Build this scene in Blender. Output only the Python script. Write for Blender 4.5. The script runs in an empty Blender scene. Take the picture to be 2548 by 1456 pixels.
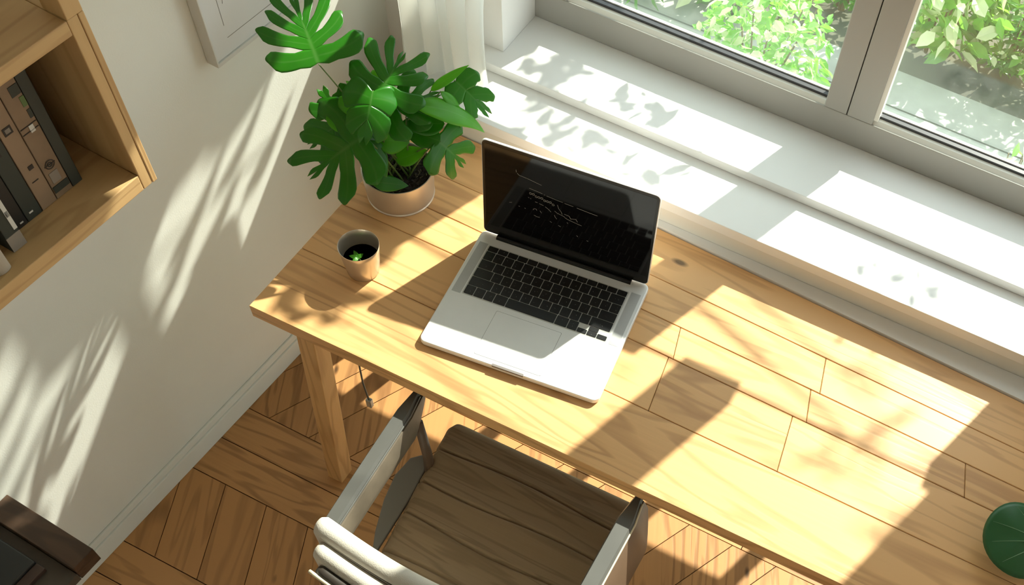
import bpy, bmesh, math, random
from mathutils import Vector, Matrix
random.seed(7)
C = bpy.context.scene.collection
PI = math.pi
V = Vector

# ------------------------------------------------------------------ helpers
def meshobj(name, verts, faces, mat=None, parent=None, smooth=False, uvs=None, loc=None):
    me = bpy.data.meshes.new(name)
    me.from_pydata([tuple(v) for v in verts], [], faces)
    me.update()
    o = bpy.data.objects.new(name, me)
    C.objects.link(o)
    if mat is not None:
        for m in (mat if isinstance(mat, (list, tuple)) else [mat]):
            me.materials.append(m)
    if smooth:
        for p in me.polygons: p.use_smooth = True
    if uvs is not None:
        ul = me.uv_layers.new(name='UVMap')
        for lp in me.loops: ul.data[lp.index].uv = uvs[lp.vertex_index]
    if parent is not None: o.parent = parent
    if loc is not None: o.location = loc
    return o

def empty(name, loc=(0, 0, 0), rz=0):
    o = bpy.data.objects.new(name, None); C.objects.link(o)
    o.location = loc; o.rotation_euler = (0, 0, rz); o.empty_display_size = .05
    return o

def tag(o, label=None, cat=None, group=None, kind=None):
    if label: o['label'] = label
    if cat: o['category'] = cat
    if group: o['group'] = group
    if kind: o['kind'] = kind
    return o

class MB:
    """collects shapes; build() links ONE mesh object"""
    def __init__(s): s.v = []; s.f = []; s.m = []; s.t = []
    def add(s, v, f, mi=0, tone=0.5):
        n = len(s.v); s.v += [tuple(x) for x in v]; s.f += [tuple(i + n for i in q) for q in f]
        s.m += [mi] * len(f); s.t += [tone] * len(f)
    def box(s, a, b, mi=0, tone=.5):
        x0, y0, z0 = a; x1, y1, z1 = b
        v = [(x0,y0,z0),(x1,y0,z0),(x1,y1,z0),(x0,y1,z0),(x0,y0,z1),(x1,y0,z1),(x1,y1,z1),(x0,y1,z1)]
        s.add(v, [(3,2,1,0),(4,5,6,7),(0,1,5,4),(1,2,6,5),(2,3,7,6),(3,0,4,7)], mi, tone)
    def prism(s, poly, z0, z1, mi=0, tone=.5):
        n = len(poly)
        v = [(p[0], p[1], z0) for p in poly] + [(p[0], p[1], z1) for p in poly]
        f = [tuple(reversed(range(n))), tuple(range(n, 2*n))] + [(i, (i+1) % n, n+(i+1) % n, n+i) for i in range(n)]
        s.add(v, f, mi, tone)
    def hexa(s, bot, top, mi=0, tone=.5):
        v = list(bot) + list(top)
        s.add(v, [(3,2,1,0),(4,5,6,7),(0,1,5,4),(1,2,6,5),(2,3,7,6),(3,0,4,7)], mi, tone)
    def tube(s, pts, r, n=8, mi=0, cap=True):
        pts = [V(p) for p in pts]; rr = r if isinstance(r, (list, tuple)) else [r]*len(pts)
        rings = []; up = V((0, 0, 1))
        d0 = (pts[1]-pts[0]).normalized()
        if abs(d0.dot(up)) > .95: up = V((1, 0, 0))
        a = d0.cross(up).normalized()
        vs = []; fs = []
        for i, p in enumerate(pts):
            d = (pts[min(i+1, len(pts)-1)] - pts[max(i-1, 0)]).normalized()
            a = (a - d*a.dot(d)).normalized(); b = d.cross(a)
            for k in range(n):
                t = 2*PI*k/n; vs.append(p + (a*math.cos(t)+b*math.sin(t))*rr[i])
        for i in range(len(pts)-1):
            for k in range(n):
                fs.append((i*n+k, i*n+(k+1) % n, (i+1)*n+(k+1) % n, (i+1)*n+k))
        if cap: fs.append(tuple(reversed(range(n)))); fs.append(tuple(range((len(pts)-1)*n, len(pts)*n)))
        s.add(vs, fs, mi)
    def lathe(s, prof, n=64, c=(0, 0), mi=0):
        vs = []; fs = []
        for r, z in prof:
            for k in range(n):
                t = 2*PI*k/n; vs.append((c[0]+r*math.cos(t), c[1]+r*math.sin(t), z))
        for i in range(len(prof)-1):
            for k in range(n):
                fs.append((i*n+k, i*n+(k+1) % n, (i+1)*n+(k+1) % n, (i+1)*n+k))
        if prof[0][0] > 1e-6: fs.append(tuple(reversed(range(n))))
        if prof[-1][0] > 1e-6: fs.append(tuple(range((len(prof)-1)*n, len(prof)*n)))
        s.add(vs, fs, mi)
    def build(s, name, mat, parent=None, smooth=False, bevel=0, bseg=2, loc=None, auto=None, tone=False):
        o = meshobj(name, s.v, s.f, mat, parent, smooth, loc=loc)
        for p, mi in zip(o.data.polygons, s.m): p.material_index = mi
        if tone:
            at = o.data.attributes.new('tone', 'FLOAT', 'FACE')
            for i, t in enumerate(s.t): at.data[i].value = t
        if bevel:
            b = o.modifiers.new('bevel', 'BEVEL'); b.width = bevel; b.segments = bseg; b.limit_method = 'ANGLE'; b.angle_limit = .6
        if auto:
            for p in o.data.polygons: p.use_smooth = True
            o.data.set_sharp_from_angle(angle=auto)
        return o

def local(pts, origin, rz=0):
    c, s_ = math.cos(-rz), math.sin(-rz)
    r = []
    for p in pts:
        x, y, z = p[0]-origin[0], p[1]-origin[1], p[2]-origin[2]
        r.append((x*c-y*s_, x*s_+y*c, z))
    return r

def rrect(x0, y0, x1, y1, r, n=6):
    pts = []
    for cx, cy, a in ((x1-r, y1-r, 0), (x0+r, y1-r, 90), (x0+r, y0+r, 180), (x1-r, y0+r, 270)):
        for k in range(n+1):
            t = math.radians(a+90*k/n); pts.append((cx+r*math.cos(t), cy+r*math.sin(t)))
    return pts

# ------------------------------------------------------------------ materials
def newmat(name):
    m = bpy.data.materials.new(name); m.use_nodes = True
    nt = m.node_tree; b = nt.nodes['Principled BSDF']
    return m, nt, b
def N(nt, t, **k):
    n = nt.nodes.new(t)
    for a, v in k.items():
        if a == 'i':
            for kk, vv in v.items(): n.inputs[kk].default_value = vv
        else: setattr(n, a, v)
    return n
def plain(name, col, rough=.6, metal=0, spec=.5, noise=0, nscale=30, bump=0, bscale=200, coat=0, sheen=0):
    m, nt, b = newmat(name)
    b.inputs['Base Color'].default_value = (*col, 1); b.inputs['Roughness'].default_value = rough
    b.inputs['Metallic'].default_value = metal; b.inputs['Specular IOR Level'].default_value = spec
    b.inputs['Coat Weight'].default_value = coat; b.inputs['Sheen Weight'].default_value = sheen
    tc = N(nt, 'ShaderNodeTexCoord')
    if noise:
        n = N(nt, 'ShaderNodeTexNoise', i={'Scale': nscale, 'Detail': 5})
        r = N(nt, 'ShaderNodeMapRange', i={'From Min': .3, 'From Max': .7, 'To Min': 1-noise, 'To Max': 1+noise})
        mx = N(nt, 'ShaderNodeVectorMath', operation='SCALE'); mx.inputs[0].default_value = col
        nt.links.new(tc.outputs['Object'], n.inputs['Vector']); nt.links.new(n.outputs['Fac'], r.inputs['Value'])
        nt.links.new(r.outputs['Result'], mx.inputs['Scale']); nt.links.new(mx.outputs['Vector'], b.inputs['Base Color'])
    if bump:
        n2 = N(nt, 'ShaderNodeTexNoise', i={'Scale': bscale, 'Detail': 3})
        bp = N(nt, 'ShaderNodeBump', i={'Strength': bump, 'Distance': .002})
        nt.links.new(tc.outputs['Object'], n2.inputs['Vector']); nt.links.new(n2.outputs['Fac'], bp.inputs['Height'])
        nt.links.new(bp.outputs['Normal'], b.inputs['Normal'])
    return m

def wood(name, dark, light, axis=0, scale=1.0, rough=.45, contrast=1.0, rot=None, tone=True, knots=True, spec=.4):
    """plank wood: grain runs along axis; per-board variation comes from the face attribute 'tone'"""
    m, nt, b = newmat(name)
    tc = N(nt, 'ShaderNodeTexCoord'); at = N(nt, 'ShaderNodeAttribute', attribute_name='tone')
    add = N(nt, 'ShaderNodeVectorMath', operation='MULTIPLY_ADD')
    L = nt.links.new
    sc = N(nt, 'ShaderNodeVectorMath', operation='SCALE'); sc.inputs[0].default_value = (7.3, 3.1, 5.7)
    L(at.outputs['Fac'], sc.inputs['Scale'])
    a2 = N(nt, 'ShaderNodeVectorMath', operation='ADD')
    L(tc.outputs['Object'], a2.inputs[0]); L(sc.outputs['Vector'], a2.inputs[1])
    src = a2.outputs['Vector']
    mp = N(nt, 'ShaderNodeMapping')
    s = [9*scale]*3; s[axis] = 0.9*scale
    mp.inputs['Scale'].default_value = s
    if rot is not None:
        mr = N(nt, 'ShaderNodeMapping'); mr.inputs['Rotation'].default_value = (0, 0, rot); L(src, mr.inputs['Vector']); src = mr.outputs['Vector']
    L(src, mp.inputs['Vector'])
    n1 = N(nt, 'ShaderNodeTexNoise', i={'Scale': 1.0, 'Detail': 3, 'Roughness': .5, 'Distortion': .6})
    L(mp.outputs['Vector'], n1.inputs['Vector'])
    # growth rings: fract of a warped field
    mul = N(nt, 'ShaderNodeMath', operation='MULTIPLY', i={1: 16.0}); L(n1.outputs['Fac'], mul.inputs[0])
    sn = N(nt, 'ShaderNodeMath', operation='SINE'); 
    mul2 = N(nt, 'ShaderNodeMath', operation='MULTIPLY', i={1: 3.2}); L(mul.outputs[0], mul2.inputs[0]); L(mul2.outputs[0], sn.inputs[0])
    pw = N(nt, 'ShaderNodeMapRange', i={'From Min': .1, 'From Max': 1.0, 'To Min': 0, 'To Max': .42*contrast}); L(sn.outputs[0], pw.inputs['Value'])
    mp2 = N(nt, 'ShaderNodeMapping'); s2 = [130*scale]*3; s2[axis] = 4*scale; mp2.inputs['Scale'].default_value = s2; L(src, mp2.inputs['Vector'])
    n2 = N(nt, 'ShaderNodeTexNoise', i={'Scale': 1.0, 'Detail': 3}); L(mp2.outputs['Vector'], n2.inputs['Vector'])
    mp3 = N(nt, 'ShaderNodeMapping'); s3 = [5*scale]*3; s3[axis] = 1.0*scale; mp3.inputs['Scale'].default_value = s3; L(src, mp3.inputs['Vector'])
    n3 = N(nt, 'ShaderNodeTexNoise', i={'Scale': 1.0, 'Detail': 2}); L(mp3.outputs['Vector'], n3.inputs['Vector'])
    f1 = N(nt, 'ShaderNodeMath', operation='MULTIPLY_ADD', i={1: -.30*contrast, 2: 1.05}); L(n2.outputs['Fac'], f1.inputs[0])
    f2 = N(nt, 'ShaderNodeMath', operation='SUBTRACT'); L(f1.outputs[0], f2.inputs[0]); L(pw.outputs[0], f2.inputs[1])
    f3 = N(nt, 'ShaderNodeMath', operation='MULTIPLY_ADD', i={1: .5*contrast}); L(n3.outputs['Fac'], f3.inputs[0]); L(f2.outputs[0], f3.inputs[2])
    # per board tone
    f4 = N(nt, 'ShaderNodeMath', operation='MULTIPLY_ADD', i={1: .45 if tone else 0, 2: -.45 if tone else -.25}); L(at.outputs['Fac'], f4.inputs[0])
    f5 = N(nt, 'ShaderNodeMath', operation='ADD', use_clamp=True); L(f3.outputs[0], f5.inputs[0]); L(f4.outputs[0], f5.inputs[1])
    cr = N(nt, 'ShaderNodeValToRGB'); e = cr.color_ramp.elements
    e[0].position = 0; e[0].color = (*dark, 1); e[1].position = 1; e[1].color = (*light, 1)
    L(f5.outputs[0], cr.inputs['Fac']); out = cr.outputs['Color']
    if knots:
        mpk = N(nt, 'ShaderNodeMapping'); sk = [7*scale]*3; sk[axis] = 3.0*scale; mpk.inputs['Scale'].default_value = sk; L(src, mpk.inputs['Vector'])
        vo = N(nt, 'ShaderNodeTexVoronoi', i={'Scale': 1.0}); L(mpk.outputs['Vector'], vo.inputs['Vector'])
        kr = N(nt, 'ShaderNodeMapRange', i={'From Min': .03, 'From Max': .07, 'To Min': .25, 'To Max': 1}); L(vo.outputs['Distance'], kr.inputs['Value'])
        km = N(nt, 'ShaderNodeVectorMath', operation='SCALE'); L(out, km.inputs[0]); L(kr.outputs[0], km.inputs['Scale']); out = km.outputs['Vector']
    L(out, b.inputs['Base Color'])
    b.inputs['Roughness'].default_value = rough; b.inputs['Specular IOR Level'].default_value = spec
    bp = N(nt, 'ShaderNodeBump', i={'Strength': .25, 'Distance': .0015}); L(f5.outputs[0], bp.inputs['Height']); L(bp.outputs['Normal'], b.inputs['Normal'])
    return m

def leafmat(name, col, col2, rough=.35, trans=.35, vein=.5, tcol=None):
    m, nt, b = newmat(name); L = nt.links.new
    uv = N(nt, 'ShaderNodeUVMap'); sp = N(nt, 'ShaderNodeSeparateXYZ'); L(uv.outputs['UV'], sp.inputs[0])
    # u = across lobe (0.5 centre), v = from midrib (0) to margin (1)
    a = N(nt, 'ShaderNodeMath', operation='SUBTRACT', i={1: .5}); L(sp.outputs[0], a.inputs[0])
    ab = N(nt, 'ShaderNodeMath', operation='ABSOLUTE'); L(a.outputs[0], ab.inputs[0])
    r1 = N(nt, 'ShaderNodeMapRange', i={'From Min': 0.0, 'From Max': .07, 'To Min': .5*vein, 'To Max': 0}); L(ab.outputs[0], r1.inputs['Value'])
    r2 = N(nt, 'ShaderNodeMapRange', i={'From Min': 0.0, 'From Max': .06, 'To Min': vein, 'To Max': 0}); L(sp.outputs[1], r2.inputs['Value'])
    mxm = N(nt, 'ShaderNodeMath', operation='MAXIMUM'); L(r1.outputs[0], mxm.inputs[0]); L(r2.outputs[0], mxm.inputs[1])
    tc = N(nt, 'ShaderNodeTexCoord'); n = N(nt, 'ShaderNodeTexNoise', i={'Scale': 14, 'Detail': 3}); L(tc.outputs['Object'], n.inputs['Vector'])
    mx = N(nt, 'ShaderNodeMix', data_type='RGBA'); mx.inputs['A'].default_value = (*col, 1); mx.inputs['B'].default_value = (*col2, 1)
    L(n.outputs['Fac'], mx.inputs['Factor'])
    mv = N(nt, 'ShaderNodeMix', data_type='RGBA'); mv.inputs['B'].default_value = (.42, .62, .25, 1)
    L(mxm.outputs[0], mv.inputs['Factor']); L(mx.outputs['Result'], mv.inputs['A'])
    L(mv.outputs['Result'], b.inputs['Base Color']); b.inputs['Roughness'].default_value = rough
    tr = N(nt, 'ShaderNodeBsdfTranslucent'); tr.inputs['Color'].default_value = (*(tcol or (.25, .62, .04)), 1)
    ms = N(nt, 'ShaderNodeMixShader', i={0: trans}); L(b.outputs[0], ms.inputs[1]); L(tr.outputs[0], ms.inputs[2])
    L(ms.outputs[0], nt.nodes['Material Output'].inputs['Surface'])
    return m
# ------------------------------------------------------------------ camera
RX = V((0.897867766334266, 0.4115653108990203, -0.15635686439203378))
RY = V((0.4281035420685978, -0.7332555570816527, 0.5282647492282592))
RZ = V((0.10276590604980032, -0.5412488178956772, -0.8345590965775256))
cam_d = bpy.data.cameras.new('camera'); cam = bpy.data.objects.new('camera', cam_d); C.objects.link(cam)
M = Matrix.Identity(4)
for r, row in enumerate((RX, RY, RZ)):
    M[r][0] = row[0]; M[r][1] = -row[1]; M[r][2] = -row[2]
M[2][3] = 2.57
cam.matrix_world = M
cam_d.sensor_fit = 'HORIZONTAL'; cam_d.sensor_width = 36; cam_d.lens = 36*2651.409/2548
cam_d.shift_x = -(1678.63-1274)/2548; cam_d.shift_y = (905.54-728)/2548
cam_d.clip_start = .05; cam_d.clip_end = 60
bpy.context.scene.camera = cam

# ------------------------------------------------------------------ light
SUN_AZ = math.radians(-109.0); SUN_EL = math.radians(40.7)
SD = V((-math.cos(SUN_AZ)*math.cos(SUN_EL), -math.sin(SUN_AZ)*math.cos(SUN_EL), math.sin(SUN_EL)))  # towards the sun
sl = bpy.data.lights.new('sun', 'SUN'); sl.energy = 10.5; sl.angle = math.radians(.75); sl.color = (1, .94, .85)
so = bpy.data.objects.new('sun', sl); C.objects.link(so); so.location = SD*12
so.rotation_euler = (-SD).to_track_quat('-Z', 'Y').to_euler()
w = bpy.data.worlds.new('sky'); bpy.context.scene.world = w; w.use_nodes = True
bg = w.node_tree.nodes['Background']; bg.inputs[0].default_value = (.86, .94, 1, 1); bg.inputs[1].default_value = 2.5
sc = bpy.context.scene
sc.view_settings.view_transform = 'Standard'; sc.view_settings.look = 'None'; sc.view_settings.gamma = 1
sc.view_settings.exposure = 0.42

# ------------------------------------------------------------------ palette
M_wall = plain('wall_paint', (.76, .775, .72), .85, noise=.03, nscale=3, bump=.1, bscale=300)
M_white = plain('white_paint', (.84, .84, .83), .55, noise=.015, nscale=5)
M_trim = plain('cream_paint', (.78, .76, .70), .6)
M_frame = plain('grey_window_paint', (.36, .35, .32), .45)
M_bead = plain('pale_bead', (.74, .72, .66), .35)
M_gasket = plain('black_gasket', (.03, .03, .035), .4)
M_floor = wood('parquet_wood', (.17, .072, .024), (.56, .29, .11), 0, 1.2, .42)
M_floorD = wood('parquet_wood_diagonal', (.15, .062, .02), (.52, .26, .095), 0, 1.1, .42, rot=math.radians(66))
M_desk = wood('desk_oak', (.34, .15, .055), (.76, .44, .19), 0, 1.0, .36, contrast=.9)
M_leg = wood('leg_oak', (.40, .19, .07), (.72, .43, .18), 2, 1.3, .45, tone=False, knots=False)
M_shelf = wood('shelf_oak', (.36, .20, .08), (.62, .41, .19), 1, 1.0, .5, tone=False, contrast=.8, knots=False)
M_shelfz = wood('shelf_oak_upright', (.36, .20, .08), (.62, .41, .19), 2, 1.0, .5, tone=False, contrast=.8, knots=False)
M_darkwood = wood('dark_walnut', (.03, .017, .010), (.085, .048, .028), 0, 1.2, .5, tone=False, knots=False)
M_gap = plain('seam_gap_brown', (.10, .05, .025), .9)  # dark brown filler seen in the joints between boards
M_black = plain('black_plastic', (.012, .012, .014), .35)
M_leaf = leafmat('monstera_leaf', (.008, .115, .003), (.030, .21, .006), .30, .25, .12, (.22, .60, .03))
M_leafB = leafmat('young_leaf', (.06, .28, .02), (.12, .42, .03), .35, .5, .25, (.40, .85, .06))
M_stem = plain('green_stem', (.10, .17, .035), .5)

# ------------------------------------------------------------------ the room
WD = V((.06, .9982, 0)).normalized(); WN = V((WD.y, -WD.x, 0))      # left wall direction and its normal (into the room)
WP = V((-1.4484, .7277, 0))
def wallpt(s, z, d=0):          # s = y coordinate along the wall, d = distance out of the wall
    t = (s-WP.y)/WD.y
    p = WP + WD*t + WN*d
    return V((p.x, p.y, z))

# floor: bands of straight border boards and of slanted boards, one mesh
def build_floor():
    mb = MB(); rnd = random.Random(3)
    X0, X1 = -1.56, 2.2
    mb.box((X0, -1.2, -.05), (X1, 1.8, -.006), 1)
    g = .0012
    def straight(y0, y1):
        x = X0 - rnd.random()*.6
        while x < X1:
            l = .55+rnd.random()*.5
            a, b = max(x, X0), min(x+l, X1)
            if b > a+.01: mb.box((a+g, y0+g, -.006), (b-g, y1-g, 0), 0, rnd.random())
            x += l
    def slanted(y0, y1, dx, wd):
        x = X0-.3
        while x < X1:
            t = rnd.random()
            q = [(x+g, y0+g), (x+wd-g, y0+g), (x+wd+dx-g, y1-g), (x+dx+g, y1-g)]
            q = [(min(max(a, X0), X1), b) for a, b in q]
            if q[1][0]-q[0][0] > .003 or q[2][0]-q[3][0] > .003: mb.prism(q, -.006, 0, 2, t)
            x += wd
    for (y0, y1, kind) in ((-1.2,-.9,'d'), (-.9,-.8,'s'), (-.8,-.5,'e'), (-.5,-.4,'s'), (-.4,-.1,'d'), (-.1,0,'s'), (0,.24,'e'), (.24,.315,'s'), (.315,.395,'s'), (.395,.487,'s'),
                       (.487,.725,'d'), (.725,.83,'s'), (.83,.935,'s'), (.935,1.19,'e'), (1.19,1.29,'s'), (1.29,1.5,'d'), (1.5,1.8,'s')):
        if kind == 's': straight(y0, y1)
        elif kind == 'd': slanted(y0, y1, -.10, .125)
        else: slanted(y0, y1, .13, .125)
    o = mb.build('floor', [M_floor, M_gap, M_floorD], tone=True)
    tag(o, kind='structure')
build_floor()

def wall_left():
    a, b = wallpt(-1.4, 0), wallpt(1.86, 0); o1, o2 = wallpt(-1.4, 0, -.12), wallpt(1.86, 0, -.12)
    mb = MB(); mb.prism([(a.x, a.y), (b.x, b.y), (o2.x, o2.y), (o1.x, o1.y)], 0, 3.0)
    tag(mb.build('wall_left', M_wall), kind='structure')
    mb = MB()
    p, q = wallpt(-1.2, 0), wallpt(1.70, 0); p1, q1 = wallpt(-1.2, 0, .012), wallpt(1.70, 0, .012)
    mb.prism([(p.x, p.y), (p1.x, p1.y), (q1.x, q1.y), (q.x, q.y)][::-1], 0, .062)
    p1, q1 = wallpt(-1.2, 0, .007), wallpt(1.70, 0, .007)
    mb.prism([(p.x, p.y), (p1.x, p1.y), (q1.x, q1.y), (q.x, q.y)][::-1], .062, .085)
    tag(mb.build('baseboard_left', M_wall, bevel=.002), kind='structure')
wall_left()
for nm, a, b in (('wall_right', (2.2, -1.3, 0), (2.3, 1.7, 3.0)), ('wall_front', (-1.7, -1.4, 0), (2.3, -1.3, 3.0))):
    mb = MB(); mb.box(a, b); tag(mb.build(nm, M_wall), kind='structure')

mb = MB(); mb.box((-1.7, -1.4, 3.0), (2.3, 1.95, 3.1)); tag(mb.build('ceiling', M_white), kind='structure')

# window wall: inner face y=1.70, outer 1.90, with the stepped opening
YI, YO = 1.70, 1.92
LX0, LX1, LZ = -1.19, 1.45, .762; XL = -1.062; XR = .52; Z0 = .825; ZT = 2.3
def fy(x): return .868+.0098*(x+1.176)
def by(x): return 1.501 if x < -.95 else 1.501-.0430*(x+.95)
def wall_back():
    mb = MB()
    mb.box((-1.50, YI, 0), (LX0, YO, .80)); mb.box((LX1, YI, 0), (1.6, YO, .80)); mb.box((LX0, YI, 0), (LX1, YO, .06)); mb.box((LX0, YI, LZ), (LX1, YO, .80))
    mb.box((-1.50, YI, .80), (XL, YO, 1.06))
    mb.box((-1.50, YI, 1.06), (-1.375, YO, 3.0))
    mb.box((-1.375, YI, 1.66), (XL, YO, 3.0))
    mb.box((XL, YI, ZT), (XR, YO, 3.0))
    mb.box((XR, YI, .80), (1.6, YO, 3.0))
    tag(mb.build('wall_back', M_white), kind='structure')
    mb = MB()
    for a, b in (((-1.23, 1.505, .0), (LX0, YI, .772)), ((LX1, 1.505, .0), (1.6, YI, .772)), ((LX0, 1.505, .0), (LX1, YI, .06)), ((LX0, 1.505, .69), (LX1, 1.52, .772))): mb.box(a, b)
    tag(mb.build('wall_below_sill', M_trim), kind='structure')
    mb = MB(); mb.prism([(-.9, 1.5045), (-.9, 1.5035), (.83, by(.83)+.002), (.83, 1.5045)], .700, .724)
    tag(mb.build('trim_3', M_white, bevel=.001), kind='structure')
    mb = MB(); mb.box((-1.24, 1.497, .772), (1.6, 1.70, .800))
    tag(mb.build('trim_1', M_white, bevel=.0015), kind='structure')
    mb = MB(); mb.prism([(-1.24, 1.648), (1.6, 1.648), (1.6, 1.70), (XR, 1.70), (XR, 1.90), (XL, 1.90), (XL, 1.70), (-1.24, 1.70)], .8005, .8245)
    tag(mb.build('trim_2', M_white, bevel=.0012), kind='structure')
wall_back()

# window_1: big grey frame
def window():
    root = empty('window_1', (0, 0, 0)); tag(root, kind='structure')
    y0, y1 = 1.85, 1.915
    zb = .905; gl = (-.976, -.314); gr = (-.198, .45); zt = 1.362
    mb = MB()
    mb.box((XL, y0, Z0), (XR, y1, zb))                       # bottom rail
    mb.box((XL, y0, zb), (gl[0], y1, zt))                    # left stile
    mb.box((gr[1], y0, zb), (XR, y1, zt))
    mb.build('frame', M_frame, root, bevel=.002)
    for nm, a, b in (('mullion', gl[1], -.2605), ('mullion', -.2585, gr[0])):
        mb = MB(); mb.box((a, y0, zb), (b, y1, zt)); mb.build(nm, M_frame, root, bevel=.0025)
    # bead and gasket along the lower edge of each pane
    for a, b in (gl, gr):
        mb = MB()
        mb.hexa([(a, y0+.004, zb), (b, y0+.004, zb), (b, y0+.040, zb), (a, y0+.040, zb)],
                [(a, y0+.012, zb+.008), (b, y0+.012, zb+.008), (b, y0+.040, zb+.012), (a, y0+.040, zb+.012)])
        mb.build('bead', M_bead, root)
        mb = MB(); mb.box((a+.001, y0+.020, zb+.0085), (b-.001, y0+.034, zb+.016)); mb.build('gasket', M_gasket, root)
        mb = MB(); mb.box((a+.001, y0+.034, zb+.009), (b-.001, y0+.040, zb+.019)); mb.build('bead', M_white, root)
        mb = MB(); mb.box((a, y0+.004, zb+.012), (a+.010, y0+.038, zt)); mb.build('bead', M_bead if a > -.3 else M_frame, root)
        mb = MB(); mb.box((a, y0+.043, zb), (b, y0+.047, zt)); mb.build('pane', M_glass, root)
    # slim glazing bar and the upper lights
    mb = MB(); mb.box((XL, y0+.036, zt+.001), (XR, y0+.041, zt+.006)); mb.build('glazing_bar', M_frame, root)
    mb = MB(); mb.box((-.088, y0, zt+.008), (.042, y1, ZT-.04)); mb.build('mullion', M_frame, root, bevel=.002)  # unseen upper mullion, offset to throw the shadow bar across the desk
    mb = MB(); mb.box((XL, y0, ZT-.04), (XR, y1, ZT)); mb.box((XR-.03, y0, zt+.008), (XR, y1, ZT-.04)); mb.build('frame', M_frame, root)
    mb = MB(); mb.box((XL, y0+.036, zt+.008), (-.088, y0+.040, ZT-.04)); mb.build('pane', M_glass, root)
    mb = MB(); mb.box((.042, y0+.036, zt+.008), (XR-.03, y0+.040, ZT-.04)); mb.build('pane', M_glass, root)
    mb = MB(); mb.box((XL, y0-.002, 1.13), (-.76, y0+.028, 1.54)); mb.build('shade_panel', M_frame, root, bevel=.002)  # opaque panel added out of view to shade the left of the desk
    r2 = empty('added_side_window'); tag(r2, kind='structure')  # side opening added out of view to let sun onto the left wall
    mb = MB(); mb.box((-1.375, y0, 1.06), (XL, y1, 1.075)); mb.box((-1.375, y0, 1.645), (XL, y1, 1.66)); mb.box((-1.375, y0, 1.075), (-1.36, y1, 1.645)); mb.box((XL-.012, y0, 1.075), (XL, y1, 1.645))
    mb.build('frame', M_frame, r2)
    mb = MB(); mb.box((-1.36, y0+.036, 1.075), (XL-.012, y0+.040, 1.645)); mb.build('pane', M_glass, r2)

def added_low_glazing():
    r3 = empty('added_low_window'); tag(r3, kind='structure'); y0, y1 = 1.85, 1.90  # unseen low opening added so sun reaches the floor under the desk
    mb = MB(); mb.box((LX0, y0, .06), (LX1, y1, .09)); mb.box((LX0, y0, .735), (LX1, y1, LZ))
    for x in (LX0, -.60, -.33, -.12, .18, .6, LX1-.03): mb.box((x, y0, .09), (x+.03, y1, .735))
    mb.build('frame', M_frame, r3)
    mb = MB(); mb.box((LX0+.03, y0+.036, .09), (LX1-.03, y0+.040, .735)); mb.build('pane', M_glass, r3)

def glassmat():
    m, nt, b = newmat('window_glass'); L = nt.links.new
    t = N(nt, 'ShaderNodeBsdfTransparent'); t.inputs[0].default_value = (.95, .98, .95, 1)
    g = N(nt, 'ShaderNodeBsdfGlossy'); g.inputs['Roughness'].default_value = .02
    d = N(nt, 'ShaderNodeBsdfDiffuse'); d.inputs[0].default_value = (.75, .85, .78, 1)
    m1 = N(nt, 'ShaderNodeMixShader', i={0: .07}); L(t.outputs[0], m1.inputs[1]); L(d.outputs[0], m1.inputs[2])
    m2 = N(nt, 'ShaderNodeMixShader', i={0: .035}); L(m1.outputs[0], m2.inputs[1]); L(g.outputs[0], m2.inputs[2])
    L(m2.outputs[0], nt.nodes['Material Output'].inputs['Surface'])
    return m
M_glass = glassmat()
window(); added_low_glazing()

# ------------------------------------------------------------------ curtain
def curtain():
    m, nt, b = newmat('sheer_curtain'); L = nt.links.new
    b.inputs['Base Color'].default_value = (.88, .88, .85, 1); b.inputs['Roughness'].default_value = .9
    tr = N(nt, 'ShaderNodeBsdfTranslucent'); tr.inputs[0].default_value = (.92, .92, .88, 1)
    ms = N(nt, 'ShaderNodeMixShader', i={0: .68}); L(b.outputs[0], ms.inputs[1]); L(tr.outputs[0], ms.inputs[2])
    L(ms.outputs[0], nt.nodes['Material Output'].inputs['Surface'])
    verts = []; faces = []; nu, nv = 150, 60
    x0b, x1b = -1.262, -1.022
    for j in range(nv+1):
        t = j/nv; z = .803 + t*1.5
        k = min(1, max(0, (z-1.04)/.30)); k = k*k*(3-2*k)
        x0 = x0b*(1-k) + -1.045*k; x1 = x1b*(1-k) + -.985*k  # unseen upper part drawn narrow so sun gets past to the wall
        for i in range(nu+1):
            u = i/nu
            x = x0+(x1-x0)*u
            amp = .020*(1-.3*k)
            y = 1.575 + amp*math.sin(u*PI*11+.6*math.sin(u*9)) + .008*math.sin(u*23+2) + .006*math.sin(z*7+u*4)
            zz = z
            if j < 6 and u > .86: zz = z + (1-j/6)*.055*((u-.86)/.14)**2     # rounded lower corner
            verts.append((x + .004*math.sin(z*9+u*3), y, zz))
    for j in range(nv):
        for i in range(nu):
            a = j*(nu+1)+i; faces.append((a, a+1, a+nu+2, a+nu+1))
    o = meshobj('curtain', verts, faces, m, None, True)
    tag(o, 'white sheer curtain hanging in folds beside the window corner', 'curtain')
    mb = MB(); z = 1.37
    mb.tube([(-1.016+.040*math.cos(t*PI/8), 1.575+.032*math.sin(t*PI/8), z) for t in range(17)], .006, 6)
    mb.build('tieback', M_white, o, True)  # tie added out of view where the cloth is narrowed for the sun
curtain()

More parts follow.
